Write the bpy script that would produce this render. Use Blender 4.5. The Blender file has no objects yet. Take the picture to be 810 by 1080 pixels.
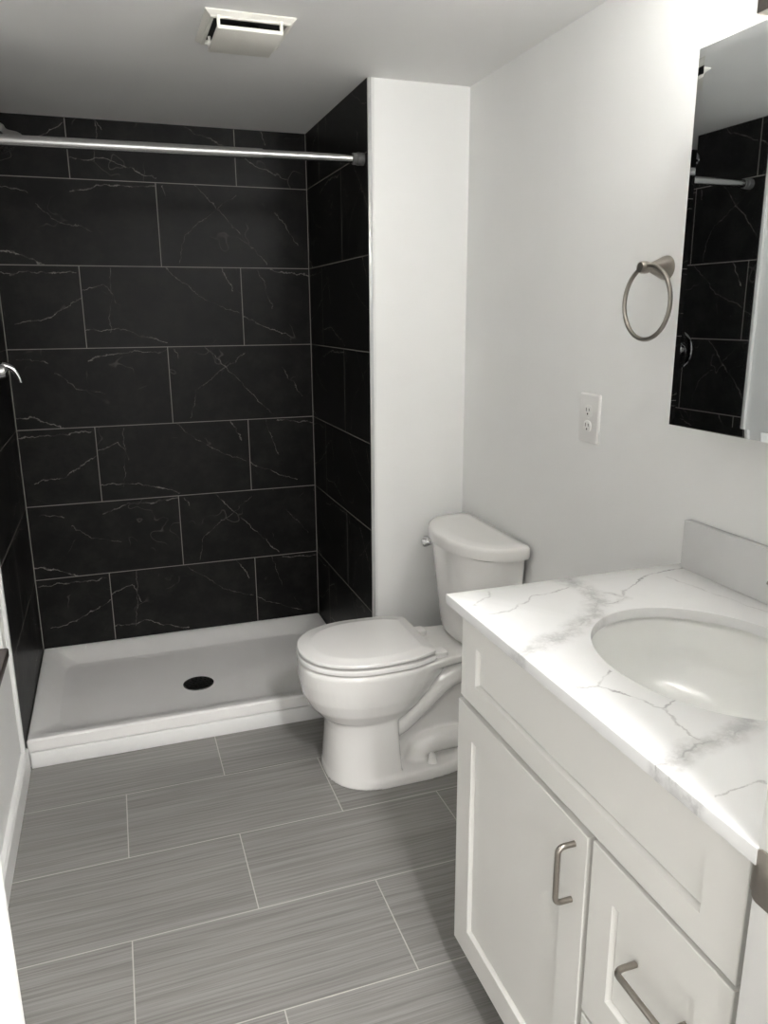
import bpy, bmesh, math, random
from mathutils import Vector, Matrix
from math import sin, cos, pi, radians as R
C = bpy.context.scene.collection
random.seed(4)

# ------------------------------------------------------------------ camera, light, exposure
W, RX, D, ZC = 1.184, 1.5285, 0.8066, 2.146      # shower width, right wall, shower depth, ceiling
cam_d = bpy.data.cameras.new('camera'); cam = bpy.data.objects.new('camera', cam_d); C.objects.link(cam)
cam.location = (0.3713, -3.2809, 1.4449)
cam.rotation_euler = (1.3198, 0.0057, -0.3350)
cam_d.sensor_fit = 'VERTICAL'; cam_d.sensor_height = 36; cam_d.sensor_width = 27
cam_d.lens = 813.2 / 1080 * 36
cam_d.clip_start = 0.02
bpy.context.scene.camera = cam
vs = bpy.context.scene.view_settings
vs.view_transform = 'Standard'; vs.look = 'None'; vs.gamma = 1; vs.use_curve_mapping = False
vs.exposure = 1.96
wd = bpy.data.worlds.new('world'); bpy.context.scene.world = wd; wd.use_nodes = True
wd.node_tree.nodes['Background'].inputs[0].default_value = (0.9, 0.95, 1, 1)
wd.node_tree.nodes['Background'].inputs[1].default_value = 0.3
SHADE_E = 29.0       # strength of the frosted vanity shades
HALL_E = 17.0        # strength of the fill added at the hallway ceiling

def area(name, loc, rot, sx, sy, e, col=(1, 1, 1)):
    l = bpy.data.lights.new(name, 'AREA'); l.shape = 'RECTANGLE'; l.size = sx; l.size_y = sy
    l.energy = e; l.color = col
    o = bpy.data.objects.new(name, l); o.location = loc; o.rotation_euler = rot; C.objects.link(o)
    return o
area('hall_ceiling_fill', (0.90, -3.50, 2.36), (0, 0, 0), 0.20, 0.60, HALL_E, (1, 0.995, 0.98))  # added unseen fill, aimed through the doorway at floor, pan and toilet

area('hall_rear_fill', (0.62, -4.55, 1.25), (R(90), 0, 0), 1.5, 1.7, 6, (1, 0.995, 0.985))  # added fill from behind the camera, no window known there

# ------------------------------------------------------------------ node helpers / materials
class NT:
    def __init__(s, name):
        s.m = bpy.data.materials.new(name); s.m.use_nodes = True
        s.t = s.m.node_tree; s.b = s.t.nodes['Principled BSDF']
    def n(s, typ, **kw):
        x = s.t.nodes.new(typ)
        for k, v in kw.items(): setattr(x, k, v)
        return x
    def link(s, a, b): s.t.links.new(a, b)
    def put(s, sock, v):
        if isinstance(v, bpy.types.NodeSocket): s.link(v, sock)
        else: sock.default_value = v
    def m_(s, op, a, b=None, c=None, clamp=False):
        x = s.n('ShaderNodeMath', operation=op, use_clamp=clamp); s.put(x.inputs[0], a)
        if b is not None: s.put(x.inputs[1], b)
        if c is not None: s.put(x.inputs[2], c)
        return x.outputs[0]
    def v_(s, op, a, b=None, scale=None):
        x = s.n('ShaderNodeVectorMath', operation=op); s.put(x.inputs[0], a)
        if b is not None: s.put(x.inputs[1], b)
        if scale is not None: s.put(x.inputs['Scale'], scale)
        return x.outputs['Value'] if op in ('DOT_PRODUCT', 'LENGTH', 'DISTANCE') else x.outputs['Vector']
    def pos(s): return s.n('ShaderNodeNewGeometry').outputs['Position']
    def sep(s, v):
        x = s.n('ShaderNodeSeparateXYZ'); s.put(x.inputs[0], v); return x.outputs
    def comb(s, a, b, c):
        x = s.n('ShaderNodeCombineXYZ')
        for i, v in enumerate((a, b, c)): s.put(x.inputs[i], v)
        return x.outputs[0]
    def noise(s, vec, scale, detail=2, rough=0.5, dist=0):
        x = s.n('ShaderNodeTexNoise'); s.put(x.inputs['Vector'], vec)
        x.inputs['Scale'].default_value = scale; x.inputs['Detail'].default_value = detail
        x.inputs['Roughness'].default_value = rough; x.inputs['Distortion'].default_value = dist
        return x.outputs
    def smooth(s, v, a, b, lo=0.0, hi=1.0):
        x = s.n('ShaderNodeMapRange', interpolation_type='SMOOTHSTEP'); s.put(x.inputs['Value'], v)
        x.inputs['From Min'].default_value = a; x.inputs['From Max'].default_value = b
        s.put(x.inputs['To Min'], lo); s.put(x.inputs['To Max'], hi)
        return x.outputs['Result']
    def mix(s, f, a, b):
        x = s.n('ShaderNodeMix', data_type='RGBA'); s.put(x.inputs[0], f)
        for i, v in ((6, a), (7, b)):
            s.put(x.inputs[i], v if isinstance(v, bpy.types.NodeSocket) else (*v, 1))
        return x.outputs[2]
    def bump(s, h, strength, dist=0.002):
        x = s.n('ShaderNodeBump'); x.inputs['Strength'].default_value = strength; x.inputs['Distance'].default_value = dist
        s.put(x.inputs['Height'], h); s.link(x.outputs[0], s.b.inputs['Normal'])
    def segs(s, P, polys):
        """strength field (0..1) of wiggly veins: polys = [(points, width, strength)]"""
        out = None
        for pts, w, st in polys:
            best = None
            for a, b in zip(pts, pts[1:]):
                a = Vector((a[0], a[1], 0)); b = Vector((b[0], b[1], 0)); ba = b - a
                pa = s.v_('SUBTRACT', P, tuple(a))
                h = s.m_('MULTIPLY', s.v_('DOT_PRODUCT', pa, tuple(ba)), 1 / max(ba.length_squared, 1e-9), clamp=True)
                d = s.v_('LENGTH', s.v_('SUBTRACT', pa, s.v_('SCALE', tuple(ba), scale=h)))
                best = d if best is None else s.m_('MINIMUM', best, d)
            v = s.smooth(best, 0.0, w, st, 0.0)
            out = v if out is None else s.m_('MAXIMUM', out, v)
        return out

def plain(name, col, rough=0.5, metal=0.0, nscale=60, namp=0.04, bump=0.0, coat=0.0, spec=0.5):
    t = NT(name); P = t.pos()
    n = t.noise(P, nscale, 3)['Fac']
    a = tuple(max(0, c * (1 - namp)) for c in col); b = tuple(min(1, c * (1 + namp)) for c in col)
    t.link(t.mix(n, a, b), t.b.inputs['Base Color'])
    t.b.inputs['Roughness'].default_value = rough; t.b.inputs['Metallic'].default_value = metal
    t.b.inputs['Coat Weight'].default_value = coat; t.b.inputs['Coat Roughness'].default_value = 0.05
    t.b.inputs['Specular IOR Level'].default_value = spec
    if bump: t.bump(t.noise(P, nscale * 6, 2)['Fac'], bump, 0.001)
    return t.m

TU, TV, K0 = 0.6127, 0.3075, 0.0929      # black wall tile size, foot of the lowest course
def tile_mat(name, uaxis, usign, u_even, u_odd, seed, corners=(0.0,)):
    t = NT(name); o = t.sep(t.pos())
    u = t.m_('MULTIPLY', o[uaxis], usign); v = o[2]
    kv = t.m_('DIVIDE', t.m_('SUBTRACT', v, K0), TV); k = t.m_('FLOOR', kv)
    fv = t.m_('SUBTRACT', kv, k)
    par = t.m_('FLOORED_MODULO', k, 2)
    off = t.m_('ADD', u_even, t.m_('MULTIPLY', par, u_odd - u_even))
    ku = t.m_('DIVIDE', t.m_('SUBTRACT', u, off), TU); iu = t.m_('FLOOR', ku)
    fu = t.m_('SUBTRACT', ku, iu)
    du = t.m_('MULTIPLY', t.m_('MINIMUM', fu, t.m_('SUBTRACT', 1, fu)), TU)
    dv = t.m_('MULTIPLY', t.m_('MINIMUM', fv, t.m_('SUBTRACT', 1, fv)), TV)
    d = t.m_('MINIMUM', du, dv)
    for c in corners: d = t.m_('MINIMUM', d, t.m_('SUBTRACT', t.m_('ABSOLUTE', t.m_('SUBTRACT', u, c)), 0.0012))   # grouted inner corners
    grout = t.smooth(d, 0.0011, 0.0019, 1.0, 0.0)
    lu = t.m_('MULTIPLY', fu, TU); lv = t.m_('MULTIPLY', fv, TV)
    rnd = t.n('ShaderNodeTexWhiteNoise', noise_dimensions='3D'); t.put(rnd.inputs['Vector'], t.comb(iu, k, seed))
    rv = rnd.outputs['Value']
    L = t.comb(lu, lv, t.m_('MULTIPLY', rv, 23.0))
    # printed cracks: four prints, one for each kind of tile in the running bond
    pr = t.m_('ADD', t.m_('MULTIPLY', par, 2), t.m_('FLOORED_MODULO', iu, 2))
    wob = t.v_('SCALE', t.v_('SUBTRACT', t.noise(L, 16, 4, 0.65)['Color'], (0.5, 0.5, 0.5)), scale=0.045)
    sheet = t.v_('MULTIPLY', t.v_('ADD', t.comb(t.m_('ADD', lu, t.m_('MULTIPLY', pr, 3.0)), lv, 0.0), wob), (1, 1, 0))
    def q(p, pts): return [(p * 3.0 + a * TU, b * TV) for a, b in pts]
    th = 0.0022
    polys = [
        (q(0, [(-.02, .66), (.14, .80), (.2, .55)]), th, .8), (q(0, [(.86, 1.02), (.93, .80), (.95, .7)]), th, .8),
        (q(0, [(0, .22), (.2, .24), (.38, .12), (.5, .05)]), th, .9), (q(0, [(.18, .98), (.17, .6), (.15, .2)]), th * .8, .45),
        (q(0, [(.52, .98), (.75, .6), (.98, .42)]), th * .8, .5),
        (q(1, [(.2, .97), (.6, .9), (.98, .93)]), 0.003, .7), (q(1, [(.6, .3), (.8, .38), (1.0, .62)]), th, .8),
        (q(1, [(.0, .4), (.16, .24), (.34, .1)]), th, .8), (q(1, [(.12, .98), (.2, .5)]), th * .8, .5),
        (q(2, [(.24, 1.0), (.45, .55), (.68, .05)]), th, .7), (q(2, [(.12, .05), (.16, .4), (.5, .9)]), th * .8, .45),
        (q(2, [(.75, .7), (.86, .4), (.9, .3)]), th, .6), (q(2, [(.04, .97), (.06, .85)]), th, .7),
        (q(3, [(.02, .17), (.14, .15), (.22, .08), (.34, -.02)]), 0.0032, 1.0), (q(3, [(.5, .85), (.7, .95), (1.0, .95)]), 0.0028, .75),
        (q(3, [(.1, .88), (.2, .86), (.26, .82)]), th, .7), (q(3, [(.3, .7), (.42, .5), (.6, .42)]), th, .45),
    ]
    cr = t.segs(sheet, polys)
    brk = t.smooth(t.noise(L, 22, 3)['Fac'], 0.36, 0.6, 0.12, 1.0)
    cr = t.m_('MULTIPLY', cr, brk)
    n2 = t.noise(L, 3.4, 3, 0.55, 0.2)['Fac']
    ridge = t.smooth(t.m_('ABSOLUTE', t.m_('SUBTRACT', n2, 0.5)), 0.0, 0.006, 1.0, 0.0)
    ridge = t.m_('MULTIPLY', ridge, t.smooth(t.noise(L, 7, 3)['Fac'], 0.52, 0.68))
    vein = t.m_('MAXIMUM', cr, t.m_('MULTIPLY', ridge, 0.22))
    cloud = t.noise(L, 9, 6, 0.7)['Fac']
    base = t.mix(t.smooth(cloud, 0.35, 0.75), (0.0062, 0.0060, 0.0059), (0.0165, 0.0155, 0.0145))
    col = t.mix(t.m_('MULTIPLY', vein, 0.85), base, (0.30, 0.285, 0.26))
    col = t.mix(grout, col, (0.27, 0.255, 0.235))
    t.link(col, t.b.inputs['Base Color'])
    t.link(t.m_('ADD', 0.34, t.m_('ADD', t.m_('MULTIPLY', cloud, 0.16), t.m_('MULTIPLY', grout, 0.4))), t.b.inputs['Roughness'])
    t.b.inputs['Specular IOR Level'].default_value = 0.14
    t.bump(t.m_('SUBTRACT', t.m_('MULTIPLY', cloud, 0.12), grout), 0.35, 0.001)
    return t.m

def floor_mat():
    t = NT('floor_tile'); o = t.sep(t.pos())
    v0 = -1.022
    kv = t.m_('DIVIDE', t.m_('SUBTRACT', o[1], v0), TV); k = t.m_('FLOOR', kv); fv = t.m_('SUBTRACT', kv, k)
    par = t.m_('FLOORED_MODULO', k, 2)          # course just in front of y=-1.022 is k=-1 (odd)
    off = t.m_('ADD', 0.602, t.m_('MULTIPLY', par, 0.2985 - 0.602))
    ku = t.m_('DIVIDE', t.m_('SUBTRACT', o[0], off), TU); iu = t.m_('FLOOR', ku); fu = t.m_('SUBTRACT', ku, iu)
    du = t.m_('MULTIPLY', t.m_('MINIMUM', fu, t.m_('SUBTRACT', 1, fu)), TU)
    dv = t.m_('MULTIPLY', t.m_('MINIMUM', fv, t.m_('SUBTRACT', 1, fv)), TV)
    grout = t.smooth(t.m_('MINIMUM', du, dv), 0.0011, 0.0018, 1.0, 0.0)
    rnd = t.n('ShaderNodeTexWhiteNoise', noise_dimensions='3D'); t.put(rnd.inputs['Vector'], t.comb(iu, k, 3.0))
    r = rnd.outputs['Value']
    wav = t.m_('MULTIPLY', t.noise(t.comb(t.m_('MULTIPLY', o[0], 3.0), t.m_('MULTIPLY', o[1], 5.0), r), 1.0, 2)['Fac'], 0.012)
    yy = t.m_('ADD', t.m_('ADD', o[1], wav), t.m_('MULTIPLY', r, 11.0))
    a = t.noise(t.comb(t.m_('MULTIPLY', o[0], 1.6), t.m_('MULTIPLY', yy, 130), r), 1.0, 3, 0.6)['Fac']
    b = t.noise(t.comb(t.m_('MULTIPLY', o[0], 5.0), t.m_('MULTIPLY', yy, 380), r), 1.0, 2, 0.5)['Fac']
    cz = t.noise(t.comb(t.m_('MULTIPLY', o[0], 2.0), t.m_('MULTIPLY', yy, 14), r), 1.0, 2, 0.5)['Fac']
    s = t.m_('ADD', t.m_('MULTIPLY', a, 0.52), t.m_('ADD', t.m_('MULTIPLY', b, 0.36), t.m_('MULTIPLY', cz, 0.12)))
    f = t.smooth(s, 0.33, 0.67)
    col = t.mix(f, (0.180, 0.172, 0.163), (0.300, 0.290, 0.276))
    col = t.mix(grout, col, (0.50, 0.48, 0.445))
    t.link(col, t.b.inputs['Base Color'])
    t.link(t.m_('ADD', 0.42, t.m_('MULTIPLY', grout, 0.3)), t.b.inputs['Roughness'])
    t.b.inputs['Specular IOR Level'].default_value = 0.4
    t.bump(t.m_('SUBTRACT', t.m_('MULTIPLY', f, 0.25), grout), 0.4, 0.0008)
    return t.m

def marble_mat():
    t = NT('veined_quartz'); P = t.pos()
    o = t.sep(P)
    flat = t.comb(t.m_('ADD', o[0], t.smooth(o[2], 0.9056, 0.9066)), o[1], 0.0)
    w1 = t.v_('SCALE', t.v_('SUBTRACT', t.noise(P, 26, 5, 0.62)['Color'], (0.5, 0.5, 0.5)), scale=0.034)
    Q = t.v_('MULTIPLY', t.v_('ADD', flat, w1), (1, 1, 0))
    A = [(1.226, -1.945), (1.238, -2.02), (1.225, -2.087), (1.168, -2.153), (1.075, -2.207), (1.0, -2.241), (0.955, -2.25)]
    B = [(1.238, -2.02), (1.27, -2.069), (1.283, -2.097), (1.251, -2.108), (1.224, -2.109)]
    Cc = [(1.283, -2.085), (1.304, -2.062), (1.398, -2.001), (1.471, -1.986), (1.53, -1.978)]
    Dd = [(0.993, -2.08), (1.033, -2.083), (1.117, -2.025), (1.187, -2.014), (1.23, -2.0)]
    E_ = [(0.985, -2.03), (1.0, -2.016), (1.036, -1.995), (1.05, -1.97)]
    F = [(0.984, -2.386), (1.015, -2.39), (1.064, -2.351)]
    F2 = [(1.015, -2.39), (1.039, -2.426), (1.061, -2.477), (1.094, -2.471)]
    F3 = [(1.061, -2.477), (1.052, -2.537), (1.051, -2.568)]
    G = [(0.955, -2.60), (0.987, -2.594), (1.016, -2.581), (1.053, -2.574), (1.101, -2.571), (1.153, -2.551)]
    G2 = [(1.007, -2.592), (0.965, -2.621), (0.958, -2.665)]
    H = [(0.983, -2.667), (1.021, -2.664), (1.056, -2.664), (1.10, -2.70)]
    I_ = [(1.44, -2.02), (1.47, -2.2), (1.52, -2.35), (1.45, -2.6)]
    core = t.segs(Q, [(A, 0.006, .5), (B, 0.004, .6), (Cc, 0.0032, .7), (Dd, 0.0035, .5), (E_, 0.0035, .4), (F, 0.0032, .7),
                      (F2, 0.0032, .7), (F3, 0.003, .5), (G, 0.005, .7), (G2, 0.005, .6), (H, 0.003, .55), (I_, 0.004, .3)])
    soft = t.segs(Q, [(A, 0.036, .55), (B, 0.016, .35), (G, 0.026, .5), (G2, 0.02, .4)])
    soft = t.m_('MULTIPLY', soft, t.smooth(t.noise(P, 34, 5, 0.7)['Fac'], 0.36, 0.62, 0.25, 1.0))
    core = t.m_('MULTIPLY', core, t.smooth(t.noise(P, 30, 3)['Fac'], 0.3, 0.6, 0.25, 1.0))
    f = t.m_('MAXIMUM', core, soft)
    faint = t.m_('MULTIPLY', t.smooth(t.noise(P, 5, 3)['Fac'], 0.45, 0.75), 0.10)
    f = t.m_('ADD', f, faint, clamp=True)
    t.link(t.mix(f, (0.72, 0.717, 0.71), (0.25, 0.245, 0.24)), t.b.inputs['Base Color'])
    t.b.inputs['Roughness'].default_value = 0.16
    return t.m

def emit_mat(name, col, e):
    t = NT(name)
    n = t.noise(t.pos(), 30, 2)['Fac']
    t.link(t.mix(n, tuple(c * 0.97 for c in col), col), t.b.inputs['Emission Color'])
    t.b.inputs['Emission Strength'].default_value = e
    t.b.inputs['Base Color'].default_value = (0.9, 0.9, 0.88, 1); t.b.inputs['Roughness'].default_value = 0.4
    return t.m

M_wall = plain('wall_paint', (0.87, 0.868, 0.852), 0.55, nscale=9, namp=0.012, bump=0.04)
M_ceil = plain('ceiling_paint', (0.84, 0.835, 0.82), 0.7, nscale=9, namp=0.012, bump=0.05)
M_trim = plain('trim_paint', (0.80, 0.795, 0.78), 0.35, nscale=20, namp=0.015)
M_hall = plain('hall_paint', (0.70, 0.69, 0.67), 0.7)
M_tb = tile_mat('black_marble_tile_rear', 0, 1, 0.286, 0.590, 1.0, (0.0, W))
M_tr = tile_mat('black_marble_tile_right', 1, -1, 0.203, 0.495, 2.0)
M_tl = tile_mat('black_marble_tile_left', 1, -1, 0.174, 0.466, 3.0)
M_floor = floor_mat()
M_quartz = marble_mat()
M_porc = plain('white_porcelain', (0.86, 0.845, 0.82), 0.10, nscale=4, namp=0.008, coat=0.6)
M_sinkp = plain('white_sink_glaze', (0.80, 0.80, 0.775), 0.10, nscale=4, namp=0.008, coat=0.5)
M_seat = plain('white_seat_plastic', (0.86, 0.845, 0.825), 0.14, nscale=4, namp=0.008)
M_acryl = plain('white_acrylic', (0.84, 0.825, 0.805), 0.28, nscale=12, namp=0.012)
M_cab = plain('cabinet_lacquer', (0.80, 0.79, 0.755), 0.33, nscale=12, namp=0.012)
M_dark = plain('painted_cavity_dark', (0.02, 0.02, 0.02), 0.6)  # flat dark colour painted for the shade inside holes
M_nickel = plain('brushed_nickel', (0.36, 0.33, 0.295), 0.30, 1.0, nscale=180, namp=0.06)
M_steel = plain('satin_steel', (0.44, 0.44, 0.435), 0.27, 1.0, nscale=150, namp=0.04)
M_chrome = plain('polished_chrome', (0.60, 0.60, 0.61), 0.07, 1.0, nscale=40, namp=0.02)
M_grey_rub = plain('grey_rubber', (0.09, 0.09, 0.088), 0.45)
M_mirror = plain('silvered_glass', (0.78, 0.81, 0.82), 0.015, 1.0, nscale=3, namp=0.004)
M_plate = plain('white_plastic', (0.82, 0.81, 0.79), 0.28, nscale=20, namp=0.01)
M_vent = plain('vent_plastic', (0.80, 0.78, 0.72), 0.4, nscale=20, namp=0.015)
M_blackm = plain('black_metal', (0.012, 0.012, 0.011), 0.35, 0.4)
M_wood = plain('dark_brown_wood', (0.055, 0.042, 0.036), 0.35, nscale=35, namp=0.25)
M_grout = plain('tile_edge_metal', (0.55, 0.55, 0.54), 0.35, 0.3)
M_shade = emit_mat('frosted_shade_glass', (0.99, 0.995, 0.985), SHADE_E)

# ------------------------------------------------------------------ mesh helpers
def box(bm, x0, x1, y0, y1, z0, z1, bev=0.0, seg=2):
    vs = [bm.verts.new((x, y, z)) for x in (x0, x1) for y in (y0, y1) for z in (z0, z1)]
    fs = [(0, 1, 3, 2), (4, 6, 7, 5), (0, 4, 5, 1), (2, 3, 7, 6), (0, 2, 6, 4), (1, 5, 7, 3)]
    fs = [bm.faces.new([vs[i] for i in f]) for f in fs]
    if bev:
        es = {e for f in fs for e in f.edges}
        bmesh.ops.bevel(bm, geom=list(es), offset=bev, segments=seg, profile=0.5, affect='EDGES')
    return bm
def loft(bm, loops, cap0=True, cap1=True):
    rows = [[bm.verts.new(p) for p in lp] for lp in loops]
    n = len(rows[0])
    for a, b in zip(rows, rows[1:]):
        for i in range(n):
            bm.faces.new((a[i], a[(i + 1) % n], b[(i + 1) % n], b[i]))
    if cap0: bm.faces.new(rows[0][::-1])
    if cap1: bm.faces.new(rows[-1])
    return bm
def lathe(bm, prof, origin, axis, n=32, cap0=True, cap1=True):
    ax = Vector(axis).normalized(); u = ax.orthogonal().normalized(); w = ax.cross(u); o = Vector(origin)
    return loft(bm, [[o + ax * h + (u * cos(2 * pi * i / n) + w * sin(2 * pi * i / n)) * r for i in range(n)] for r, h in prof], cap0, cap1)
def tube(bm, pts, rad, n=16, closed=False):
    pts = [Vector(p) for p in pts]; m = len(pts)
    rad = rad if isinstance(rad, (list, tuple)) else [rad] * m
    loops = []; prev = None
    for i, p in enumerate(pts):
        if closed: tg = (pts[(i + 1) % m] - pts[i - 1]).normalized()
        else: tg = (pts[min(i + 1, m - 1)] - pts[max(i - 1, 0)]).normalized()
        u = tg.orthogonal().normalized() if prev is None else (prev - tg * prev.dot(tg)).normalized()
        prev = u; w = tg.cross(u)
        loops.append([p + (u * cos(2 * pi * k / n) + w * sin(2 * pi * k / n)) * rad[i] for k in range(n)])
    if closed:
        rows = [[bm.verts.new(q) for q in lp] for lp in loops]
        for j in range(m):
            a, b = rows[j], rows[(j + 1) % m]
            for i in range(n): bm.faces.new((a[i], a[(i + 1) % n], b[(i + 1) % n], b[i]))
        return bm
    return loft(bm, loops)
def spline(pts, k=8):
    P = [Vector(p) for p in pts]; P = [P[0] * 2 - P[1]] + P + [P[-1] * 2 - P[-2]]; out = []
    for i in range(1, len(P) - 2):
        a, b, c, d = P[i - 1:i + 3]
        for j in range(k):
            t = j / k
            out.append(0.5 * ((2 * b) + (c - a) * t + (2 * a - 5 * b + 4 * c - d) * t * t + (3 * b - a - 3 * c + d) * t ** 3))
    out.append(P[-2]); return out
def rrect(x0, x1, y0, y1, r, z, n=8):
    out = []
    for cx, cy, a0 in ((x1 - r, y1 - r, 0), (x0 + r, y1 - r, 90), (x0 + r, y0 + r, 180), (x1 - r, y0 + r, 270)):
        for i in range(n + 1):
            a = R(a0 + 90 * i / n); out.append((cx + r * cos(a), cy + r * sin(a), z))
    return out
def finish(name, bm, mat, parent=None, smooth=True, angle=40):
    bmesh.ops.recalc_face_normals(bm, faces=bm.faces)
    me = bpy.data.meshes.new(name); bm.to_mesh(me); bm.free()
    me.materials.append(mat)
    if smooth:
        for p in me.polygons: p.use_smooth = True
        me.set_sharp_from_angle(angle=R(angle))
    o = bpy.data.objects.new(name, me); C.objects.link(o)
    if parent is not None:
        o.parent = parent; o.matrix_parent_inverse = Matrix.Translation(-Vector(parent.location))
    return o
def B(): return bmesh.new()
def part(name, bm, mat, parent, **k): return finish(name, bm, mat, parent, **k)
def struct(name, bm, mat, **k):
    o = finish(name, bm, mat, **k); o['kind'] = 'structure'; return o
def thing(name, loc, label, cat, group=None):
    o = bpy.data.objects.new(name, None); o.empty_display_size = 0.05; C.objects.link(o); o.location = loc
    return tag(o, label, cat, group)
def tag(o, label, cat, group=None):
    o['label'] = label; o['category'] = cat
    if group: o['group'] = group
    return o
def extrude(bm, pts, vec):
    a = [Vector(p) for p in pts]; v = Vector(vec)
    return loft(bm, [a, [p + v for p in a]])

# ------------------------------------------------------------------ room shell
YD, YH = -2.7575, -2.875          # bathroom and hallway faces of the door wall
JL, JR = 0.268, 0.965             # door opening
struct('floor', box(B(), -1.0, 2.4, -4.7, 0.1, -0.06, 0.0), M_floor)
bm = B(); box(bm, -0.14, RX + 0.12, YH, 0.14, ZC, ZC + 0.06)
struct('ceiling', bm, M_ceil)
bm = B(); box(bm, -0.14, RX + 0.12, 0.010, 0.14, 0, ZC)
struct('wall_rear', bm, M_wall)
struct('wall_rear_tile', box(B(), 0.0, W, 0.0, 0.010, 0.0, ZC), M_tb)
NY0, NY1, NZ0, NZ1 = -1.80, -0.868, 0.452, 0.957     # low recess in the left wall
bm = B()
box(bm, -0.14, -0.012, YH, 0.010, 0, NZ0); box(bm, -0.14, -0.012, YH, 0.010, NZ1, ZC)
box(bm, -0.14, -0.012, YH, NY0, NZ0, NZ1); box(bm, -0.14, -0.012, NY1, 0.010, NZ0, NZ1); box(bm, -0.15, -0.135, NY0 - 0.05, NY1 + 0.05, NZ0 - 0.05, NZ1 + 0.05)
struct('wall_left', bm, M_wall, smooth=False)
bm = B(); box(bm, -0.012, 0.0, -0.792, 0.010, 0, 0.955); box(bm, -0.012, 0.0, -0.828, 0.010, 0.955, ZC)
struct('wall_left_tile', bm, M_tl)
bm = B(); box(bm, -0.012, 0.0, -0.810, -0.7922, 0.0, 0.9548, 0.002); box(bm, -0.012, 0.0, -0.844, -0.8282, 0.955, ZC, 0.002)
struct('trim_1', bm, M_trim)
struct('wall_right', box(B(), RX, RX + 0.12, YH, 0.010, 0, ZC), M_wall)
struct('wall_shower_return', box(B(), W + 0.010, RX, -D, 0.010, 0, ZC), M_wall)
struct('wall_shower_return_tile', box(B(), W, W + 0.010, -D + 0.006, 0.0, 0.0, ZC), M_tr)
bm = B(); box(bm, W - 0.001, W + 0.0105, -D - 0.002, -D + 0.006, 0.0, ZC, 0.0012)
struct('trim_2', bm, M_grout)
# white plaster bead beside the tile edge, a touch proud of the wall
bm = B(); box(bm, W + 0.0105, W + 0.020, -D - 0.003, -D + 0.002, 0.088, ZC, 0.0012)
struct('trim_3', bm, M_trim)
# door wall towards the hallway, with the opening the picture is taken through
bm = B()
box(bm, -0.012, JL - 0.02, YH, YD, 0, ZC); box(bm, JR + 0.02, RX, YH, YD, 0, ZC); box(bm, JL - 0.02, JR + 0.02, YH, YD, 2.05, ZC)
struct('wall_front', bm, M_wall)
def jamb(x0, x1, xs0, xs1):
    bm = B(); box(bm, x0, x1, YH - 0.004, YD + 0.004, 0, 2.05, 0.003)
    box(bm, xs0, xs1, -2.846, -2.813, 0, 2.05, 0.003)
    return bm
struct('trim_4', jamb(JL - 0.02, JL, JL - 0.002, JL + 0.011), M_trim)
struct('trim_5', jamb(JR, JR + 0.02, JR - 0.011, JR + 0.002), M_trim)
struct('trim_6', box(B(), JL - 0.0, JR, YH - 0.004, YD + 0.004, 2.03, 2.05, 0.002), M_trim)
def casing(x0, x1):
    bm = B(); box(bm, x0, x1, YH - 0.016, YH, 0, 2.11, 0.004); return bm
struct('trim_7', casing(JL - 0.075, JL - 0.006), M_trim)
struct('trim_8', casing(JR + 0.006, JR + 0.075), M_trim)
struct('trim_9', box(B(), JL - 0.075, JR + 0.075, YH - 0.016, YH, 2.111, 2.18, 0.004), M_trim)
struct('trim_10', box(B(), JL - 0.075, JL - 0.006, YD, YD + 0.014, 0, 2.10, 0.004), M_trim)
# hallway shell behind the camera
struct('wall_hall_left', box(B(), -1.0, -0.9, -4.7, YH, 0, 2.4), M_hall)
struct('wall_hall_right', box(B(), 2.3, 2.4, -4.7, YH, 0, 2.4), M_hall)
struct('wall_hall_rear', box(B(), -0.9, 2.3, -4.7, -4.6, 0, 2.4), M_hall)
bm = B(); box(bm, -0.9, -0.14, YH, YH + 0.05, 0, 2.4); box(bm, RX + 0.12, 2.3, YH, YH + 0.05, 0, 2.4); box(bm, -0.14, RX + 0.12, YH, YH + 0.05, ZC + 0.06, 2.4)
struct('wall_hall_front', bm, M_hall)
bm = B(); box(bm, -0.19, 1.43, -4.6, -4.575, 0.35, 0.41); box(bm, -0.19, 1.43, -4.6, -4.575, 2.09, 2.15)
for a in (-0.19, 0.60, 1.37): box(bm, a, a + 0.06, -4.6, -4.575, 0.41, 2.09)
struct('added_window_1', bm, M_trim, smooth=False)  # unseen frame, added to go with the hallway fill behind the camera
struct('ceiling_hall', box(B(), -1.0, 2.4, -4.7, YH + 0.05, 2.4, 2.46), M_hall)

def baseboard(name, p0, p1, nrm, h=0.085, t=0.018):
    p0, p1, n = Vector(p0), Vector(p1), Vector(nrm)
    prof = [(0, 0), (t, 0), (t, h - 0.010), (t - 0.005, h - 0.002), (t - 0.010, h), (0, h)]
    bm = B(); extrude(bm, [p0 + n * a + Vector((0, 0, b)) for a, b in prof], p1 - p0)
    return struct(name, bm, M_trim, angle=25)
baseboard('baseboard_left', (-0.012, -0.778, 0), (-0.012, YD + 0.015, 0), (1, 0, 0))
baseboard('baseboard_return', (W + 0.012, -D, 0), (RX - 0.001, -D, 0), (0, -1, 0))
baseboard('baseboard_right', (RX, -D - 0.02, 0), (RX, -1.965, 0), (-1, 0, 0))

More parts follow.
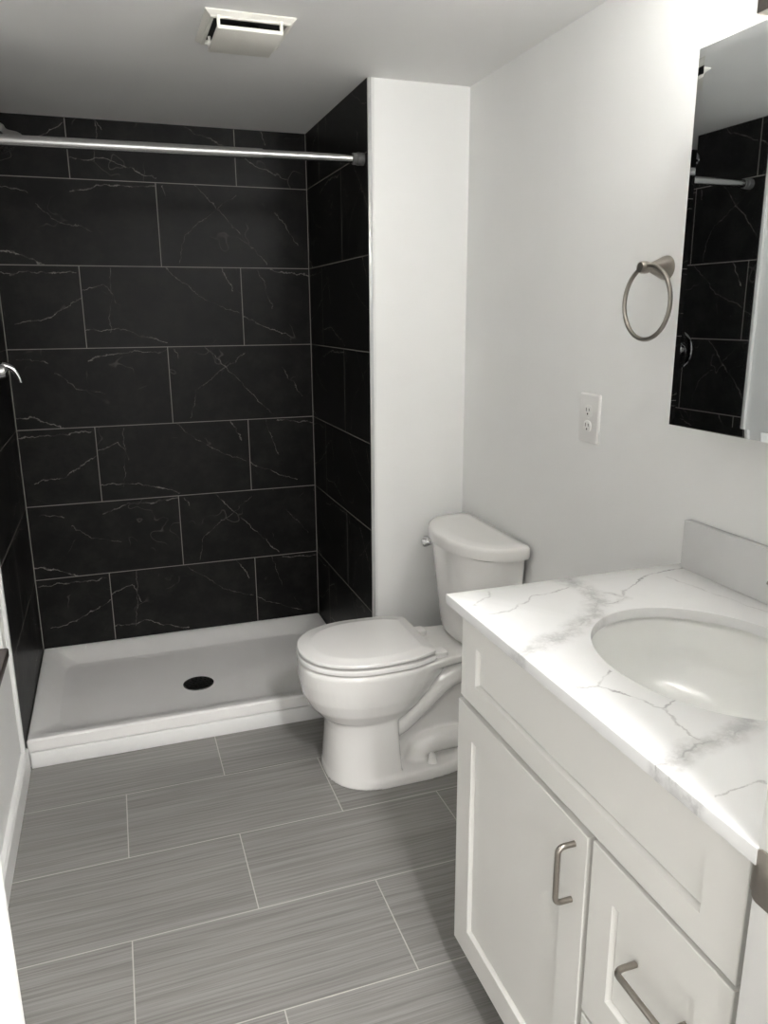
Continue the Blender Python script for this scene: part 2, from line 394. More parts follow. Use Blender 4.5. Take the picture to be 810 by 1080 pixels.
# ------------------------------------------------------------------ shower pan
PF = -0.758
pan = thing('shower_pan', (W / 2, -0.4, 0), 'white acrylic shower base with low curb below black tile', 'shower base')
bm = B(); e = 0.0008
n = 8
loops = [rrect(e, W - e, PF, -e, 0.004, 0.0), rrect(e, W - e, PF, -e, 0.004, 0.057), rrect(e, W - e, PF - 0.006, -e, 0.005, 0.060),
         rrect(e, W - e, PF - 0.006, -e, 0.006, 0.094), rrect(e + 0.004, W - 0.004, PF, -0.004, 0.008, 0.100),
         rrect(0.012, W - 0.012, PF + 0.016, -0.014, 0.02, 0.101), rrect(0.024, W - 0.024, PF + 0.028, -0.026, 0.035, 0.097),
         rrect(0.055, W - 0.055, PF + 0.070, -0.065, 0.05, 0.0775), rrect(0.085, W - 0.085, PF + 0.118, -0.102, 0.06, 0.0590),
          rrect(0.092, W - 0.092, PF + 0.128, -0.110, 0.06, 0.0570), rrect(0.13, W - 0.13, PF + 0.17, -0.15, 0.06, 0.0562)]
dx, dy = 0.584, -0.445
ring = rrect(0, 1, 0, 1, 0.5, 0)   # same vertex count, a circle
loops.append([(dx + (a - 0.5) * 0.15, dy + (b - 0.5) * 0.15, 0.0525) for a, b, c in ring])
loft(bm, loops)
part('pan_body', bm, M_acryl, pan, angle=35)
bm = B()
lathe(bm, [(0.058, 0.0), (0.058, 0.0030), (0.054, 0.0042), (0.050, 0.0038)], (dx, dy, 0.0525), (0, 0, 1), 40)
dr = part('drain_rim', bm, M_steel, pan)
bm = B(); lathe(bm, [(0.0005, 0.0035), (0.054, 0.0035), (0.054, 0.0055), (0.051, 0.0065), (0.0005, 0.0068)], (dx, dy, 0.0525), (0, 0, 1), 40)
for rr, nn in ((0.018, 6), (0.032, 11), (0.044, 15)):
    for i in range(nn):
        a = 2 * pi * i / nn
        lathe(bm, [(0.0042, 0), (0.0042, 0.0012), (0.003, 0.0016)], (dx + rr * cos(a), dy + rr * sin(a), 0.0525 + 0.0065), (0, 0, 1), 8)
dc = part('drain_cover', bm, M_blackm, pan); dc['label'] = 'round black drain grate'
# painted board closing the foot of the curb
bm = B(); box(bm, 0.008, W - 0.0012, PF - 0.014, PF - 0.0008, 0.0, 0.055, 0.003)
struct('trim_11', bm, M_trim)

# ------------------------------------------------------------------ shower fittings
rod = thing('curtain_rod', (W / 2, -0.76, 1.922), 'satin metal shower curtain rod spanning the black tiled alcove', 'curtain rod')
ZR0, ZR1 = 1.914, 1.9215
zr = lambda x: ZR0 + (ZR1 - ZR0) * x / W
bm = B(); tube(bm, [(0.03, -0.76, zr(.03)), (0.86, -0.76, zr(.86))], 0.0150, 24); part('outer_tube', bm, M_steel, rod)
bm = B(); tube(bm, [(0.85, -0.76, zr(.85)), (W - 0.03, -0.76, zr(W - .03))], 0.0125, 24); part('inner_tube', bm, M_steel, rod)
for x, s in ((0.0015, 1), (W - 0.0015, -1)):
    bm = B(); lathe(bm, [(0.019, 0), (0.0195, 0.006), (0.0185, 0.010), (0.0195, 0.014), (0.0195, 0.022), (0.0175, 0.024), (0.0175, 0.036), (0.015, 0.038)], (x, -0.76, zr(x)), (s, 0, 0), 28)
    q = part('end_cap', bm, M_grey_rub, rod); q['label'] = 'dark grey rubber end cap'

VY, VZ = -0.440, 1.272
valve = thing('shower_valve', (0, VY, VZ), 'chrome shower valve with curved lever on left tiled wall', 'faucet')
bm = B(); lathe(bm, [(0.082, 0.0005), (0.082, 0.003), (0.076, 0.008), (0.055, 0.011), (0.0005, 0.012)], (0, VY, VZ), (1, 0, 0), 48); part('trim_plate', bm, M_chrome, valve)
bm = B(); lathe(bm, [(0.026, 0.010), (0.025, 0.030), (0.022, 0.040), (0.012, 0.046), (0.0005, 0.047)], (0, VY, VZ), (1, 0, 0), 32); part('hub', bm, M_chrome, valve)
bm = B()
pts = spline([(0.020, VY, VZ + 0.012), (0.034, VY, VZ + 0.017), (0.052, VY, VZ + 0.012), (0.068, VY, VZ - 0.002), (0.077, VY, VZ - 0.020), (0.082, VY, VZ - 0.040)], 6)
tube(bm, pts, [0.0155 - 0.0100 * i / (len(pts) - 1) for i in range(len(pts))], 20); part('lever', bm, M_chrome, valve)

head = thing('overhead_shower', (0, -0.44, 2.03), 'dark chrome shower head hanging at the upper left, behind the rod', 'shower head')
bm = B(); lathe(bm, [(0.030, 0.0005), (0.029, 0.004), (0.020, 0.010), (0.010, 0.012)], (0, -0.44, 2.055), (1, 0, 0), 32); part('wall_flange', bm, M_chrome, head)
bm = B(); tube(bm, spline([(0.004, -0.44, 2.055), (0.04, -0.44, 2.054), (0.078, -0.44, 2.036), (0.105, -0.44, 2.006)], 6), 0.0105, 16); part('arm', bm, M_chrome, head)
bm = B()
lathe(bm, [(0.010, -0.010), (0.017, -0.004), (0.019, 0.006), (0.017, 0.014), (0.020, 0.022), (0.036, 0.040), (0.042, 0.052), (0.042, 0.060), (0.037, 0.063), (0.0005, 0.064)], (0.103, -0.44, 2.009), (0.62, -0.02, -0.78), 36)
part('spray_head', bm, M_steel, head)

# ------------------------------------------------------------------ toilet (local: f out from the wall, s across, z up)
TY = -1.10
def TW(f, s, z): return Vector((RX - f, TY + s, z))
def supersec(fc, a_front, a_back, w, z, n=56, pf=2.2, pb=2.6, hw_back=None):
    out = []
    for i in range(n):
        t = 2 * pi * i / n; c, s = cos(t), sin(t)
        if c >= 0: f = fc + a_front * abs(c) ** (2 / pf); y = w * math.copysign(abs(s) ** (2 / pf), s)
        else: f = fc - a_back * abs(c) ** (2 / pb); y = w * math.copysign(abs(s) ** (2 / pb), s)
        out.append(TW(f, y, z))
    return out
def remeshed(bm, voxel, smooth_it):
    bmesh.ops.recalc_face_normals(bm, faces=bm.faces)
    me = bpy.data.meshes.new('tmp'); bm.to_mesh(me); bm.free()
    o = bpy.data.objects.new('tmp', me); C.objects.link(o)
    r = o.modifiers.new('r', 'REMESH'); r.mode = 'VOXEL'; r.voxel_size = voxel; r.adaptivity = 0
    s = o.modifiers.new('s', 'SMOOTH'); s.factor = 0.5; s.iterations = smooth_it
    dg = bpy.context.evaluated_depsgraph_get()
    me2 = bpy.data.meshes.new_from_object(o.evaluated_get(dg))
    bpy.data.objects.remove(o); bpy.data.meshes.remove(me)
    out = B(); out.from_mesh(me2); bpy.data.meshes.remove(me2)
    return out
toilet = thing('toilet', (RX - 0.35, TY, 0), 'white two-piece toilet with closed lid beside the vanity', 'toilet')
bm = B()
# bowl
loft(bm, [supersec(0.46, 0.125, 0.10, 0.105, 0.10), supersec(0.46, 0.135, 0.11, 0.115, 0.19), supersec(0.465, 0.164, 0.145, 0.140, 0.215, pb=2.3),
          supersec(0.468, 0.190, 0.185, 0.160, 0.25, pb=2.3), supersec(0.470, 0.207, 0.225, 0.170, 0.29, pb=2.3), supersec(0.470, 0.215, 0.265, 0.177, 0.34, pb=2.3),
          supersec(0.470, 0.217, 0.275, 0.181, 0.385, pb=2.4), supersec(0.470, 0.212, 0.27, 0.176, 0.397, pb=2.4)])
# front pedestal: rounded front, square rear shoulders
loft(bm, [supersec(0.445, 0.172, 0.055, 0.168, 0.0, pf=2.3, pb=9), supersec(0.445, 0.168, 0.052, 0.162, 0.03, pf=2.3, pb=9),
          supersec(0.445, 0.163, 0.050, 0.148, 0.10, pf=2.3, pb=9), supersec(0.445, 0.158, 0.047, 0.140, 0.17, pf=2.3, pb=8),
          supersec(0.447, 0.160, 0.050, 0.138, 0.215, pf=2.3, pb=7), supersec(0.45, 0.17, 0.06, 0.135, 0.25, pf=2.2, pb=5)])
# foot plate
loft(bm, [supersec(0.42, 0.197, 0.335, 0.172, -0.002, pf=2.3, pb=2.9), supersec(0.42, 0.195, 0.332, 0.170, 0.024, pf=2.3, pb=2.9), supersec(0.42, 0.185, 0.325, 0.164, 0.036, pf=2.3, pb=2.9)])
# central web
loft(bm, [rrect(RX - 0.47, RX - 0.10, TY - 0.072, TY + 0.072, 0.03, 0.0), rrect(RX - 0.47, RX - 0.09, TY - 0.066, TY + 0.066, 0.03, 0.20), rrect(RX - 0.47, RX - 0.06, TY - 0.066, TY + 0.066, 0.03, 0.38)])
# trapway bulges
for sg in (-1, 1):
    tube(bm, spline([TW(0.47, 0.070 * sg, 0.150), TW(0.39, 0.083 * sg, 0.172), TW(0.31, 0.086 * sg, 0.238), TW(0.235, 0.084 * sg, 0.298), TW(0.17, 0.078 * sg, 0.316), TW(0.10, 0.06 * sg, 0.29)], 8), 0.039, 20)
    tube(bm, spline([TW(0.325, 0.070 * sg, 0.030), TW(0.308, 0.074 * sg, 0.064), TW(0.26, 0.078 * sg, 0.082), TW(0.16, 0.072 * sg, 0.080), TW(0.10, 0.05 * sg, 0.06)], 8), 0.040, 20)
# rear deck under the tank
def deck(z, gr):
    pts = []
    half = [(0.018, 0.125), (0.06, 0.128), (0.12, 0.126), (0.18, 0.126), (0.235, 0.136), (0.29, 0.152), (0.34, 0.168), (0.40, 0.176)]
    for f, s in half: pts.append(TW(f, s - gr, z))
    for f, s in half[::-1]: pts.append(TW(f, -(s - gr), z))
    return pts
loft(bm, [deck(0.345, 0.04), deck(0.362, 0.014), deck(0.372, 0.002), deck(0.392, 0.0), deck(0.397, 0.005)])
bm = remeshed(bm, 0.0042, 7)
part('bowl', bm, M_porc, toilet, angle=80)

def seat_outline(z, g=0.0, n_f=40):
    fc, a, b = 0.470, 0.216 + g, 0.182 + g
    pts = []
    for i in range(n_f + 1):
        t = -pi / 2 + pi * i / n_f; c, s = cos(t), sin(t)
        pts.append((fc + a * abs(c) ** (2 / 2.15), b * math.copysign(abs(s) ** (2 / 2.15), s)))
    fb, wb, r = 0.281 - g * 0.6, 0.150 + g, 0.014
    back = [(0.42, b - 0.0010), (0.37, b - 0.005), (0.335, b - 0.014), (fb + r, wb)]
    for i in range(1, 5):
        t = pi / 2 * i / 4; back.append((fb + r - r * sin(t), wb - r + r * cos(t)))
    pts += back + [(f, -s) for f, s in back[::-1]]
    return [TW(f, s, z) for f, s in pts]
def shrink(loop, k, cf=0.46):
    c = TW(cf, 0, 0)
    return [Vector((c.x + (p.x - c.x) * k, c.y + (p.y - c.y) * k, p.z)) for p in loop]
bm = B(); loft(bm, [seat_outline(0.3985, -0.014), seat_outline(0.4022, -0.003), seat_outline(0.4035, 0.001), seat_outline(0.414, 0.002), seat_outline(0.4178, 0.000), seat_outline(0.4180, -0.010)]); part('seat', bm, M_seat, toilet, angle=35)
bm = B()
loft(bm, [seat_outline(0.4232, -0.016), seat_outline(0.4240, -0.004), seat_outline(0.426, -0.001), seat_outline(0.433, 0.0), seat_outline(0.4358, -0.002), seat_outline(0.4368, -0.006),
          shrink(seat_outline(0.4395, -0.008), 0.86), shrink(seat_outline(0.4412, -0.008), 0.84), shrink(seat_outline(0.4416, -0.008), 0.80)])
part('lid', bm, M_seat, toilet, angle=30)
for s in (0.075, -0.105):
    bm = B(); loft(bm, [rrect(RX - 0.279, RX - 0.232, TY + s - 0.020, TY + s + 0.020, 0.009, z) for z in (0.396, 0.412)] + [rrect(RX - 0.276, RX - 0.236, TY + s - 0.016, TY + s + 0.016, 0.008, 0.416)])
    part('hinge', bm, M_seat, toilet)
for s in (-0.128, 0.128):
    bm = B(); lathe(bm, [(0.017, 0.0), (0.0165, 0.008), (0.012, 0.024), (0.0115, 0.032), (0.008, 0.036), (0.0005, 0.037)], TW(0.285, s, 0.031), (0, 0, 1), 20)
    part('bolt_cap', bm, M_seat, toilet)

def dsec(hw, fb, ff, z, side=0.10, p=2.3, n=40):
    """D outline: flat to the wall, bowed to the front"""
    pts = []
    for i in range(n + 1):
        t = -pi / 2 + pi * i / n; c, s = cos(t), sin(t)
        pts.append((side + (ff - side) * abs(c) ** (2 / p), hw * math.copysign(abs(s) ** (2 / p), s)))
    r = 0.02
    back = [(fb + r, hw)] + [(fb + r - r * sin(pi / 2 * i / 4), hw - r + r * cos(pi / 2 * i / 4)) for i in range(1, 5)]
    pts += back + [(f, -s) for f, s in back[::-1]]
    return [TW(f, s, z) for f, s in pts]
bm = B(); loft(bm, [dsec(0.135, 0.030, 0.155, 0.3975, .07), dsec(0.160, 0.020, 0.172, 0.412, .08), dsec(0.172, 0.015, 0.178, 0.44, .085), dsec(0.190, 0.014, 0.188, 0.55, .09),
                    dsec(0.206, 0.014, 0.198, 0.66, .095), dsec(0.212, 0.014, 0.203, 0.722, .095)])
part('tank', bm, M_porc, toilet, angle=35)
bm = B(); loft(bm, [dsec(0.224, 0.012, 0.216, 0.7235, side=0.075, p=2.08), dsec(0.230, 0.010, 0.222, 0.726, side=0.075, p=2.08), dsec(0.233, 0.009, 0.225, 0.735, side=0.075, p=2.08), dsec(0.233, 0.009, 0.225, 0.753, side=0.075, p=2.08), dsec(0.2310, 0.010, 0.2228, 0.7595, side=0.075, p=2.08), dsec(0.227, 0.012, 0.2185, 0.7635, side=0.075, p=2.08), dsec(0.221, 0.015, 0.212, 0.7655, side=0.075, p=2.08), dsec(0.18, 0.04, 0.17, 0.7668, side=0.075, p=2.08)])
part('tank_lid', bm, M_porc, toilet, angle=35)
bm = B()
lv0 = TW(0.138, 0.194, 0.676); dv = Vector((-0.62, 0.70, -0.10))
lathe(bm, [(0.013, 0.0), (0.013, 0.010), (0.0075, 0.014), (0.0075, 0.020), (0.0110, 0.024), (0.0205, 0.044), (0.0205, 0.049), (0.0160, 0.052), (0.0005, 0.0525)], lv0, dv, 12)
part('flush_lever', bm, M_chrome, toilet)

# ------------------------------------------------------------------ vanity
VX, VL, VR = 0.986, -1.972, -2.735
van = thing('vanity_cabinet', (1.25, -2.36, 0), 'white shaker bathroom vanity cabinet with bar pulls', 'cabinet')
XB = RX - 0.002
bm = B()
xf = VX + 0.019
for y0, y1 in ((VL - 0.020, VL - 0.004), (YD + 0.003, YD + 0.021)): box(bm, xf, XB, y0, y1, 0.10, 0.884, 0.001)
box(bm, xf + 0.005, XB, VR, VL - 0.02, 0.10, 0.118); box(bm, XB - 0.008, XB, VR, VL - 0.02, 0.118, 0.884)
box(bm, xf, xf + 0.019, VL - 0.045, VL - 0.004, 0.10, 0.884); box(bm, xf, xf + 0.019, YD + 0.003, -2.70, 0.10, 0.884)
box(bm, xf, xf + 0.019, -2.70, VL - 0.045, 0.845, 0.884); box(bm, xf, xf + 0.019, -2.70, VL - 0.045, 0.66, 0.71); box(bm, xf, xf + 0.019, -2.70, VL - 0.045, 0.10, 0.125)
box(bm, xf, xf + 0.019, -2.465, -2.415, 0.125, 0.66)
part('cabinet_body', bm, M_cab, van, smooth=False)
bm = B(); box(bm, xf + 0.065, XB, YD + 0.004, VL - 0.006, 0.001, 0.10); part('toe_kick', bm, M_cab, van, smooth=False)
def shaker(y0, y1, z0, z1, st, sb=None, th=0.0185, dep=0.0085, slope=0.0030):
    sb = sb or st
    yl, yr = max(y0, y1), min(y0, y1)
    def rc(g, gz, x): return [(x, yl - g, z0 + gz), (x, yr + g, z0 + gz), (x, yr + g, z1 - gz), (x, yl - g, z1 - gz)]
    bm = B(); e = 0.0016
    loft(bm, [rc(0, 0, VX + th), rc(0, 0, VX + e), rc(e * .4, e * .4, VX + e * .4), rc(e, e, VX), rc(st, sb, VX), rc(st + 0.0008, sb + 0.0008, VX + 0.001), rc(st + slope, sb + slope, VX + dep - 0.001),
              rc(st + slope + 0.0002, sb + slope + 0.0002, VX + dep + 0.0035), rc(st + slope + 0.0016, sb + slope + 0.0016, VX + dep + 0.0035), rc(st + slope + 0.0018, sb + slope + 0.0018, VX + dep), rc(st + slope + 0.003, sb + slope + 0.003, VX + dep)])
    return bm
def pull(p, q, out=0.030, r=0.0048):
    p, q = Vector(p), Vector(q); o = Vector((-out, 0, 0)); d = (q - p).normalized(); k = 0.010
    pts = [p, p + o * 0.62]
    for i in range(1, 6):
        a = pi / 2 * i / 5; pts.append(p + o * 0.62 + Vector((-k, 0, 0)) * sin(a) * (out * 0.38 / k) + d * k * (1 - cos(a)))
    pts += [q + (x - p) - 2 * d * ((x - p).dot(d)) for x in pts[::-1]]
    bm = B(); tube(bm, pts, r, 16); return bm
part('false_front', shaker(-1.979, -2.729, 0.694, 0.866, 0.064, 0.046), M_cab, van, angle=20)
door = part('door', shaker(-1.969, -2.4345, 0.094, 0.680, 0.064), M_cab, van, angle=20)
h = part('handle', pull((VX + 0.0005, -2.402, 0.647), (VX + 0.0005, -2.402, 0.545)), M_nickel, door); h['label'] = 'brushed nickel bar pull'
dz = [(0.377, 0.685), (0.094, 0.370)]
for z0, z1 in dz:
    d = part('drawer', shaker(-2.4475, -2.729, z0, z1, 0.055, 0.068), M_cab, van, angle=20)
    zm = (z0 + z1) / 2 + 0.028
    h = part('handle', pull((VX + 0.007, -2.554, zm), (VX + 0.007, -2.656, zm), out=0.035), M_nickel, d); h['label'] = 'brushed nickel bar pull'

# countertop with its oval cutout
SC, SA, SB = (1.2522, -2.3625), 0.1777, 0.2143
CX0, CX1, CY0, CY1 = 0.961, RX - 0.001, YD + 0.001, -1.953
def oval(k, z, n=96, da=0.0, db=0.0): return [(SC[0] + (SA * k + da) * cos(2 * pi * i / n), SC[1] + (SB * k + db) * sin(2 * pi * i / n), z) for i in range(n)]
def rect_ring(x0, x1, y0, y1, z, n=96):
    out = []
    cor = [math.atan2(y - SC[1], x - SC[0]) % (2 * pi) for x in (x0, x1) for y in (y0, y1)]
    ang = [2 * pi * i / n for i in range(n)]
    for c in cor:
        i = min(range(n), key=lambda i: abs((ang[i] - c + pi) % (2 * pi) - pi)); ang[i] = c
    for a in ang:
        dx_, dy_ = cos(a), sin(a)
        tx = ((x1 if dx_ > 0 else x0) - SC[0]) / dx_ if abs(dx_) > 1e-9 else 1e9
        ty = ((y1 if dy_ > 0 else y0) - SC[1]) / dy_ if abs(dy_) > 1e-9 else 1e9
        t = min(tx, ty); out.append((SC[0] + dx_ * t, SC[1] + dy_ * t, z))
    return out
bm = B(); zt, zb, e = 0.905, 0.885, 0.0018
rows = [oval(1, zb + 0.001), oval(1, zt - 0.002), oval(1, zt - 0.0006, da=0.0006, db=0.0006), oval(1, zt, da=0.002, db=0.002),
        rect_ring(CX0 + e, CX1, CY0, CY1 - e, zt), rect_ring(CX0 + e * .3, CX1, CY0, CY1 - e * .3, zt - e * .3), rect_ring(CX0, CX1, CY0, CY1, zt - e), rect_ring(CX0, CX1, CY0, CY1, zb), oval(1, zb)]
rows = [[bm.verts.new(p) for p in r] for r in rows]
nn = 96
for a, b in zip(rows, rows[1:]):
    for i in range(nn): bm.faces.new((a[i], a[(i + 1) % nn], b[(i + 1) % nn], b[i]))
for i in range(nn): bm.faces.new((rows[-1][i], rows[-1][(i + 1) % nn], rows[0][(i + 1) % nn], rows[0][i]))
bmesh.ops.remove_doubles(bm, verts=bm.verts, dist=1e-6)
top = finish('vanity_countertop', bm, M_quartz, angle=30)
tag(top, 'white grey-veined quartz slab with oval cutout on the vanity', 'countertop')
bm = B(); box(bm, RX - 0.020, RX - 0.001, YD + 0.001, -1.976, 0.9055, 1.012, 0.0015)
bs = finish('backsplash', bm, M_quartz, angle=30)
tag(bs, 'low pale quartz upstand along the wall behind the sink', 'backsplash')
# undermount bowl
sink = thing('undermount_sink', (SC[0], SC[1], 0.74), 'oval white undermount basin below the quartz cutout', 'sink')
bm = B()
prof = [(1.0, 0.8845, 0.035), (1.0, 0.8845, 0.004), (0.995, 0.876, 0.004), (0.985, 0.850, 0.0), (0.955, 0.815, 0), (0.90, 0.785, 0), (0.80, 0.762, 0), (0.66, 0.749, 0), (0.45, 0.742, 0), (0.20, 0.739, 0), (0.115, 0.738, 0),
        (0.115, 0.728, 0), (0.24, 0.727, 0), (0.70, 0.735, 0), (0.86, 0.753, 0), (0.96, 0.780, 0), (1.02, 0.815, 0), (1.04, 0.850, 0), (1.05, 0.872, 0.012), (1.05, 0.874, 0.028)]
rows = [oval(k, z, da=g, db=g) for k, z, g in prof]
rows = [[bm.verts.new(p) for p in r] for r in rows]
for a, b in zip(rows, rows[1:] + rows[:1]):
    for i in range(nn): bm.faces.new((a[i], a[(i + 1) % nn], b[(i + 1) % nn], b[i]))
part('basin', bm, M_sinkp, sink, angle=50)
bm = B(); lathe(bm, [(0.0005, -0.012), (0.018, -0.012), (0.0195, 0.0005), (0.026, 0.0018), (0.026, 0.003), (0.019, 0.004), (0.016, 0.0015), (0.0005, 0.003)], (SC[0], SC[1], 0.739), (0, 0, 1), 32)
part('drain', bm, M_nickel, sink)
# faucet, almost all of it beyond the right edge of the picture
FX, FY = 1.475, SC[1]
fa = thing('sink_faucet', (FX, FY, 0.9055), 'brushed nickel basin faucet behind the sink', 'faucet')
bm = B(); loft(bm, [rrect(FX - 0.025, FX + 0.025, FY - 0.078, FY + 0.078, 0.024, z) for z in (0.9056, 0.914)] + [rrect(FX - 0.021, FX + 0.021, FY - 0.074, FY + 0.074, 0.020, 0.918)]); part('base_plate', bm, M_nickel, fa)
bm = B(); tube(bm, spline([(FX, FY, 0.916), (FX, FY, 0.97), (FX - 0.015, FY, 1.005), (FX - 0.05, FY, 1.012), (FX - 0.085, FY, 0.990)], 6), 0.012, 18); part('spout', bm, M_nickel, fa)
for s in (-1, 1):
    bm = B(); lathe(bm, [(0.017, 0.0), (0.014, 0.028), (0.011, 0.040), (0.012, 0.048), (0.0005, 0.050)], (FX, FY + s * 0.052, 0.916), (0, 0, 1), 24)
    tube(bm, [(FX, FY + s * 0.052, 0.958), (FX - 0.002, FY + s * 0.085, 0.962), (FX - 0.003, FY + s * 0.112, 0.965)], [0.006, 0.0045, 0.0045], 14)
    part('handle', bm, M_nickel, fa)

# ------------------------------------------------------------------ mirror cabinet
MY0, MY1, MZ0, MZ1 = -2.016, -2.690, 1.2285, 1.8995
th, ph, x0 = 0.0166, -0.0045, 1.4143
mn = Vector((-cos(th) * cos(ph), -sin(th) * cos(ph), sin(ph)))
def onm(y, z, dpt=0.0):      # a point of the mirror plane at y, z, pushed back by dpt
    P0 = Vector((x0, -2.2, 1.55)); x = P0.x - ((y - P0.y) * mn.y + (z - P0.z) * mn.z) / mn.x
    return Vector((x, y, z)) - mn * dpt
mc = thing('mirror_cabinet', (RX, -2.35, 1.2285), 'tall frameless wall mirror above the vanity, reflecting black tile', 'mirror')
bm = B(); box(bm, 1.434, RX - 0.001, MY1 + 0.004, MY0 - 0.004, MZ0 + 0.004, MZ1 - 0.004, 0.0015); part('cabinet_box', bm, M_plate, mc, smooth=False)
def mring(g, dpt): return [onm(MY0 - g, MZ0 + g, dpt), onm(MY1 + g, MZ0 + g, dpt), onm(MY1 + g, MZ1 - g, dpt), onm(MY0 - g, MZ1 - g, dpt)]
bm = B(); loft(bm, [mring(0, 0.0055), mring(0, 0.0012), mring(0.016, 0.0), mring(0.0165, 0.0)])
part('mirror_door', bm, M_mirror, mc, smooth=False)

# vanity light: nickel bar, three frosted shades; only a lower corner of the bar shows
vl = thing('vanity_light', (RX, -2.3625, 2.0), 'brushed nickel vanity light bar above the mirror, corner showing', 'wall light')
bm = B(); box(bm, 1.484, RX - 0.001, -2.66, -2.063, 1.947, 2.045, 0.003); part('light_bar', bm, M_nickel, vl)
for y in (-2.265, -2.41, -2.555):
    xs = 1.405
    bm = B(); tube(bm, spline([(1.485, y, 1.985), (1.45, y, 1.975), (1.42, y, 1.966), (xs, y, 1.970), (xs, y, 1.985)], 5), 0.008, 14)
    lathe(bm, [(0.010, 0.0), (0.040, 0.002), (0.078, 0.008), (0.088, 0.018), (0.086, 0.0195), (0.076, 0.013), (0.0005, 0.010)], (xs, y, 1.972), (0, 0, 1), 28)  # wide dish added to keep direct shade light off the counter
    a = part('arm', bm, M_nickel, vl)
    bm = B(); lathe(bm, [(0.040, 0.0), (0.043, 0.004), (0.043, 0.105), (0.039, 0.112), (0.0005, 0.113)], (xs, y, 1.9865), (0, 0, 1), 32)
    part('glass_shade', bm, M_shade, vl)
    bm = B(); lathe(bm, [(0.0005, 0.1135), (0.044, 0.1135), (0.045, 0.118), (0.030, 0.122), (0.0005, 0.123)], (xs, y, 1.9865), (0, 0, 1), 28)
    part('light_stop_cap', bm, M_nickel, vl)  # opaque cap added to hold back light going up to the ceiling

# ------------------------------------------------------------------ towel ring, outlet, vent, strike plate, ledge
tr = thing('towel_ring', (RX, -1.826, 1.54), 'brushed nickel towel ring on the wall left of the mirror', 'towel ring')
bm = B(); lathe(bm, [(0.0255, 0.0006), (0.0255, 0.006), (0.0235, 0.012), (0.0165, 0.028), (0.0115, 0.040), (0.0100, 0.046), (0.0085, 0.050)], (RX, -1.828, 1.539), (-1, 0, 0), 36); part('post', bm, M_nickel, tr)
bm = B(); lathe(bm, [(0.0085, 0.046), (0.0120, 0.050), (0.0130, 0.056), (0.0130, 0.066), (0.0110, 0.071), (0.0005, 0.073)], (RX, -1.828, 1.539), (-1, 0, 0), 32); part('knob', bm, M_nickel, tr)
bm = B(); cy, cz, rr = -1.845, 1.4655, 0.0765
tube(bm, [(RX - 0.060, cy + rr * cos(2 * pi * i / 72), cz + rr * sin(2 * pi * i / 72)) for i in range(72)], 0.0048, 14, closed=True); part('ring', bm, M_nickel, tr)

ol = thing('wall_outlet', (RX, -1.5765, 1.181), 'white duplex outlet plate on the right wall below the towel ring', 'outlet')
oy, oz = -1.5765, 1.1815
def yz(y0, y1, z0, z1, r, x, n=6): return [(x, a, b) for a, b, c in rrect(y0, y1, z0, z1, r, 0, n)]
bm = B(); loft(bm, [yz(oy - .044, oy + .044, oz - .0635, oz + .0635, .005, RX - .0005), yz(oy - .044, oy + .044, oz - .0635, oz + .0635, .005, RX - .004), yz(oy - .041, oy + .041, oz - .0605, oz + .0605, .004, RX - .0075), yz(oy - .039, oy + .039, oz - .0585, oz + .0585, .003, RX - .008)])
part('cover_plate', bm, M_plate, ol, angle=25)
for dzz in (-0.0195, 0.0195):
    bm = B(); loft(bm, [yz(oy - .0165, oy + .0165, oz + dzz - .014, oz + dzz + .014, .012, RX - x) for x in (0.0075, 0.0098)] + [yz(oy - .0155, oy + .0155, oz + dzz - .013, oz + dzz + .013, .011, RX - 0.0103)])
    so = part('socket', bm, M_plate, ol)
    bm = B(); box(bm, RX - 0.0107, RX - 0.0101, oy + .0052, oy + .0072, oz + dzz - .001, oz + dzz + .008); box(bm, RX - 0.0107, RX - 0.0101, oy - .0072, oy - .0052, oz + dzz, oz + dzz + .007)
    lathe(bm, [(0.0025, 0.0), (0.0025, 0.0006)], (RX - 0.0101, oy, oz + dzz - .0075), (-1, 0, 0), 12)
    sl = part('slots', bm, M_dark, so); sl['label'] = 'dark outlet slots'
bm = B(); lathe(bm, [(0.0035, 0.0), (0.0033, 0.001), (0.002, 0.0015)], (RX - .0078, oy, oz), (-1, 0, 0), 14); part('screw', bm, M_plate, ol)

ve = thing('ceiling_vent', (0.76, -1.09, ZC), 'square white exhaust fan grille dropped from the ceiling', 'vent')
fx0, fx1, fy0, fy1 = 0.652, 0.871, -1.212, -0.978
def xyr(g, z): return [(fx0 + g, fy0 + g, z), (fx1 - g, fy0 + g, z), (fx1 - g, fy1 - g, z), (fx0 + g, fy1 - g, z)]
bm = B(); rows = [xyr(0, ZC - .0005), xyr(0, ZC - .003), xyr(0.004, ZC - .006), xyr(0.011, ZC - .011), xyr(0.013, ZC - .0145), xyr(0.021, ZC - .0145), xyr(0.021, ZC - .0005)]
loft(bm, rows + [rows[0]], False, False); bmesh.ops.remove_doubles(bm, verts=bm.verts, dist=1e-6)
part('frame', bm, M_vent, ve, smooth=False)
bm = B(); box(bm, fx0 + .0215, fx1 - .0215, fy0 + .0215, fy1 - .0215, ZC - 0.004, ZC - 0.0006); part('fan_dark_plate', bm, M_dark, ve, smooth=False)  # flat plate, the shade of the opening painted as dark colour
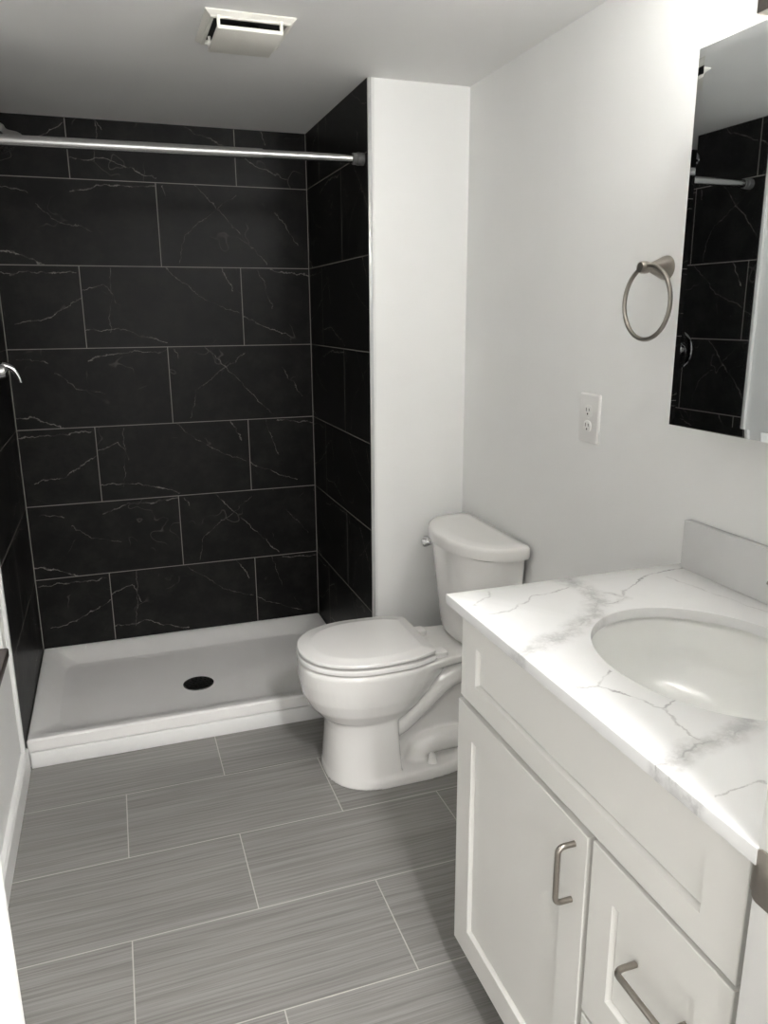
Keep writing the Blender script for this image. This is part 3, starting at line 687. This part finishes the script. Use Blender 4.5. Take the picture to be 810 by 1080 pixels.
# the tray hangs a few centimetres below its frame: rim, four corner posts, dark slot
tx0, tx1, ty0, ty1 = 0.679, 0.838, -1.203, -1.022
zb_, zt_ = 2.1070, ZC - 0.004
bm = B()
box(bm, tx0, tx1, ty0, ty1, zb_, zb_ + 0.009, 0.0015)
for a in (tx0, tx1 - 0.007):
    for b in (ty0, ty1 - 0.007): box(bm, a, a + 0.007, b, b + 0.007, zb_ + 0.007, zt_)
box(bm, tx0, tx1, ty0, ty0 + 0.006, zt_ - 0.006, zt_)
part('grille_tray', bm, M_vent, ve, angle=30)
bm = B(); lathe(bm, [(0.040, 0.0), (0.040, 0.010), (0.015, 0.014), (0.0005, 0.014)], (0.76, -1.11, ZC - 0.0045), (0, 0, -1), 24); part('fan_motor', bm, M_blackm, ve)

sp = thing('strike_plate', (JR, -2.775, 0.875), 'satin nickel latch plate on the white door jamb, right edge', 'strike plate')
bm = B()
def jp(y0, y1, z0, z1, r, x): return [(x, a, b) for a, b, c in rrect(y0, y1, z0, z1, r, 0, 6)]
loft(bm, [jp(-2.806, -2.7545, 0.842, 0.906, .008, JR - .0003), jp(-2.806, -2.7545, 0.842, 0.906, .008, JR - .0020), jp(-2.805, -2.7555, 0.843, 0.905, .0075, JR - .0026)])
part('plate', bm, M_nickel, sp)
bm = B(); extrude(bm, [(JR - .0026, -2.7560, 0.852), (JR - .0003, -2.7560, 0.852), (JR + .003, -2.7505, 0.852), (JR + .010, -2.7500, 0.852), (JR + .010, -2.7485, 0.852), (JR + .001, -2.7490, 0.852), (JR - .0022, -2.7540, 0.852)], (0, 0, 0.044))
part('lip', bm, M_nickel, sp)

lg = B()
loft(lg, [rrect(-0.134, 0.003, NY0 + 0.003, NY1 - 0.003, 0.006, z) for z in (NZ0 + 0.0005, NZ0 + 0.021)] + [rrect(-0.132, 0.001, NY0 + 0.005, NY1 - 0.005, 0.005, NZ0 + 0.024)])
led = finish('sill_board', lg, M_wood, angle=35)
tag(led, 'dark brown sill board in the left wall recess at the frame edge', 'sill')
